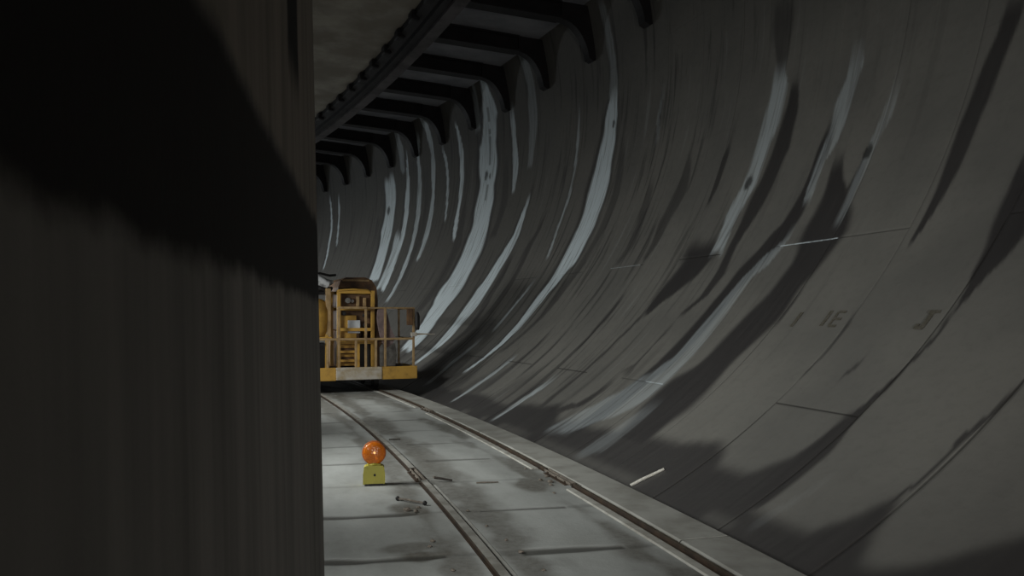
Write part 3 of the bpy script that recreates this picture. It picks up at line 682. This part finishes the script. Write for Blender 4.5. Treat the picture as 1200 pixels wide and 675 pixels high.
# ------------------------------------------------------------------ YELLOW WORK CAR ON THE TRACK
def car():
    S0 = 18.6; a = ang(S0); root = empty('rail_work_car', pt(S0, 0, 0), a)
    tag(root, 'yellow rail work car with guard rails and machinery standing far down the track', 'rail vehicle')
    R = root; Y = M['yellow']; OR = M['orange']; L = 4.6
    HW = 1.40
    m = MB(); m.box(-HW, HW, .02, L, .40, .50, .01); m.build('deck', M['brown'], R)
    m = MB(); m.box(.66, HW, -.03, .03, .26, .52, .012); m.box(-HW, -.26, -.03, .03, .26, .52, .012); m.box(-HW, -HW + .06, .03, L, .27, .52, .01); m.box(HW - .06, HW, .03, L, .27, .52, .01); m.build('skirt', Y, R)
    m = MB(); m.box(-.26, .66, -.045, .03, .27, .46, .012); m.box(-.26, .66, -.04, .03, .46, .52, .008); p = m.build('bumper', M['pale'], R); p['label'] = 'scuffed pale bumper section'
    for x in (-.655, .655):
        for y in (.7, 1.9, 3.6):
            m = MB(); m.lathe([(.09, -.055), (.15, -.05), (.15, .05), (.09, .055)], 'x', (x + .03 - y * y / 172, y, .186), 28); m.build('wheel', M['black'], R, True)
    m = MB(); m.box(-.50, .50, .3, 4.0, .22, .38, .02); m.build('underframe', M['black'], R)
    # guard rail across the front and along the right side
    posts = [(-1.34, 1.10), (-.85, 1.10), (-.42, 1.10), (-.20, 1.72), (.14, 1.10), (.34, 1.72), (.545, 1.10), (.735, 1.72), (1.33, 1.72)]
    for x, zt in posts:
        m = MB(); m.box(x - .022, x + .022, -.01, .034, .50, zt, .005); m.build('guard_post', OR, R)
    for y in (1.2, 2.4, 3.6, 4.5):
        for x in (-1.34, 1.33):
            m = MB(); m.box(x - .022, x + .022, y - .02, y + .02, .50, 1.72 if x > 0 else 1.1, .005); m.build('guard_post', OR, R)
    m = MB(); m.box(-1.36, 1.35, -.015, .03, 1.06, 1.105, .006); m.build('mid_rail', OR, R)
    m = MB(); m.box(-.22, .36, -.015, .03, 1.69, 1.735, .006); m.tube([(.34, .01, 1.71), (.74, .01, 1.71), (1.33, .01, 1.71)], .018, 10); m.build('top_rail', OR, R)
    m = MB(); m.box(1.31, 1.35, .03, L, 1.06, 1.10, .005); m.box(1.31, 1.35, .03, L, 1.69, 1.73, .005); m.box(-1.36, -1.32, .03, L, 1.06, 1.10, .005); m.build('side_rail', OR, R)
    # items on the right corner post
    m = MB(); m.box(1.19, 1.30, -.05, .05, 1.36, 1.70, .012); p = m.build('switch_box', M['brown'], R)
    m = MB(); m.lathe([(.03, 1.26), (.048, 1.29), (.052, 1.33), (.052, 1.54), (.035, 1.60), (.02, 1.63)], 'z', (1.40, -.02, 0), 18); m.box(1.34, 1.41, -.03, -.01, 1.40, 1.44, .004); m.build('extinguisher', M['black'], R, True)
    m = MB(); m.tube([(1.34, 0, 1.17), (1.52, -.01, 1.175), (1.78, -.02, 1.17)], [.022, .015, .008], 8); m.box(1.27, 1.39, -.045, .045, 1.13, 1.21, .01); m.build('side_arm', M['pale'], R)
    # machine: cabinet tower
    m = MB()
    for x in (-.17, .52): m.box(x - .035, x + .035, .16, .23, .5, 2.06, .006)
    for x in (-.17, .52): m.box(x - .035, x + .035, .95, 1.02, .5, 2.06, .006)
    for z in (.98, 1.24, 1.66, 2.0): m.box(-.205, .555, .15, .24, z, z + .065, .006); m.box(-.205, .555, .94, 1.03, z, z + .065, .006)
    for z in (.62, .80): m.box(-.17, .24, .15, .21, z, z + .05, .005)
    m.box(.19, .25, .155, .21, .5, 1.0, .005)
    m.build('machine_frame', Y, R)
    m = MB(); m.box(-.14, .26, .26, .93, .55, 1.24, .03); m.build('pump_body', M['brown'], R)
    m = MB(); m.box(-.13, .19, .235, .30, .90, .97, .01); m.box(-.13, .19, .235, .30, .72, .78, .01); m.box(-.13, .19, .235, .30, .54, .60, .01); m.build('grille_bar', Y, R)
    m = MB(); m.box(.26, .48, .24, .94, .50, .98, .01); m.build('battery_bay', M['black'], R)
    m = MB(); m.box(-.16, .50, .30, .92, 1.26, 1.66, .02); m.build('control_cabinet', M['brown'], R)
    m = MB(); m.box(-.13, .20, .24, .33, 1.06, 1.56, .015); m.build('cabinet_door', Y, R)
    m = MB(); m.box(.02, .27, .215, .235, 1.20, 1.46, .006); p = m.build('display_panel', M['white'], R); p['label'] = 'white square panel'
    for x, z, r in ((-.06, 1.60, .045), (.38, 1.36, .05), (.36, 1.56, .04)):
        m = MB(); m.lathe([(r * .7, .20), (r, .205), (r, .26)], 'y', (x, 0, z), 16); m.build('gauge', M['black'], R)
    m = MB(); m.box(-.16, .50, .30, .95, 1.73, 1.99, .02); m.build('top_tray', M['brown'], R)
    m = MB(); m.lathe([(.055, .20), (.055, .27), (.03, .28)], 'y', (.02, 0, 1.86), 16); m.lathe([(.035, .22), (.035, .27), (.02, .28)], 'y', (.11, 0, 1.85), 14); m.build('unseen_or_work_light', M['steel'], R, True)
    m = MB(); m.box(.20, .26, .24, .30, 1.74, 1.95, .01); m.box(.34, .40, .24, .30, 1.74, 1.92, .01); m.build('lever', OR, R)
    m = MB(); m.tube([(-.20, .12, 2.06), (.1, .11, 2.085), (.40, .12, 2.07), (.54, .2, 2.0), (.60, .4, 1.8)], .018, 10); p = m.build('hand_rail', M['yellow'], R, True)
    # rounded hood behind
    m = MB(); m.prism([(-.02, 1.6), (-.02, 2.16), (.03, 2.30), (.14, 2.37), (.56, 2.38), (.70, 2.32), (.80, 2.16), (.83, 1.9), (.83, 1.6)], 1.05, 2.7); m.build('engine_hood', M['brown'], R)
    m = MB(); m.box(.08, .60, 1.035, 1.06, 2.10, 2.14, .01); m.box(.06, .64, 1.03, 1.07, 2.29, 2.33, .01); m.build('hood_trim', OR, R)
    m = MB(); m.box(-.02, .80, 1.06, 2.7, .5, 1.6, .03); m.build('engine_bay', M['brown'], R)
    # round yellow tank on the left
    m = MB(); m.lathe([(.10, 1.10), (.25, 1.14), (.31, 1.24), (.32, 1.45), (.32, 1.66), (.28, 1.80), (.16, 1.88), (.08, 1.90)], 'z', (-.62, .42, 0), 32); m.build('tank', Y, R, True)
    m = MB(); m.lathe([(.07, 1.88), (.07, 1.94), (.05, 1.96)], 'z', (-.62, .42, 0), 16); m.box(-.42, -.32, .2, .3, 1.15, 2.1, .01); m.build('tank_neck', OR, R)
    m = MB()
    for x in (-.86, -.40): m.box(x - .03, x + .03, .2, .26, .5, 1.18, .006)
    m.box(-.95, -.30, .2, .8, 1.08, 1.13, .005); m.build('tank_stand', Y, R)
    m = MB(); m.box(-.90, -.34, .34, .9, .5, 1.0, .03); m.build('battery_box', M['black'], R)
    # grey hose cover and dark hoses on top left
    m = MB(); m.tube([(-.80, .4, 2.25), (-.56, .34, 2.28), (-.38, .36, 2.20), (-.26, .5, 2.24)], [.08, .11, .09, .05], 14); m.build('hose_cover', M['tarp'], R, True)
    m = MB(); m.tube([(-.7, .38, 2.36), (-.5, .42, 2.41), (-.3, .5, 2.37), (-.16, .6, 2.39)], .025, 8); m.tube([(-.72, .4, 2.02), (-.5, .34, 2.10), (-.33, .4, 2.03), (-.26, .5, 2.12)], .035, 8); m.tube([(-.62, .42, 1.95), (-.64, .4, 2.05), (-.72, .4, 2.02)], .03, 8); m.box(-.9, -.3, .45, .7, 1.98, 2.16, .02); m.build('hose', M['black'], R, True)
    # right bay: dark seat box, cloth hung over the rail
    m = MB(); m.box(.50, .98, .6, 1.4, .5, 1.02, .03); m.box(.52, .96, 1.25, 1.4, 1.02, 1.45, .03); m.build('seat_box', M['brown'], R)
    m = MB(); m.prism([(.60, 1.70), (.74, 1.72), (.80, 1.55), (.86, 1.3), (.95, 1.12), (.90, .98), (.78, .90), (.68, 1.0), (.62, 1.25), (.58, 1.5)], .04, .12); m.build('hung_cloth', M['cloth'], R)
    m = MB(); m.prism([(.66, .52), (.98, .52), (1.02, .75), (.98, .98), (.74, 1.02), (.66, .9)], .16, .22); m.build('kick_plate', M['steel'], R)
    m = MB(); m.box(.60, .67, .22, .30, .5, 1.62, .01); m.lathe([(.045, .17), (.045, .22)], 'y', (.635, 0, 1.63), 14); m.build('control_post', M['brown'], R)
car()
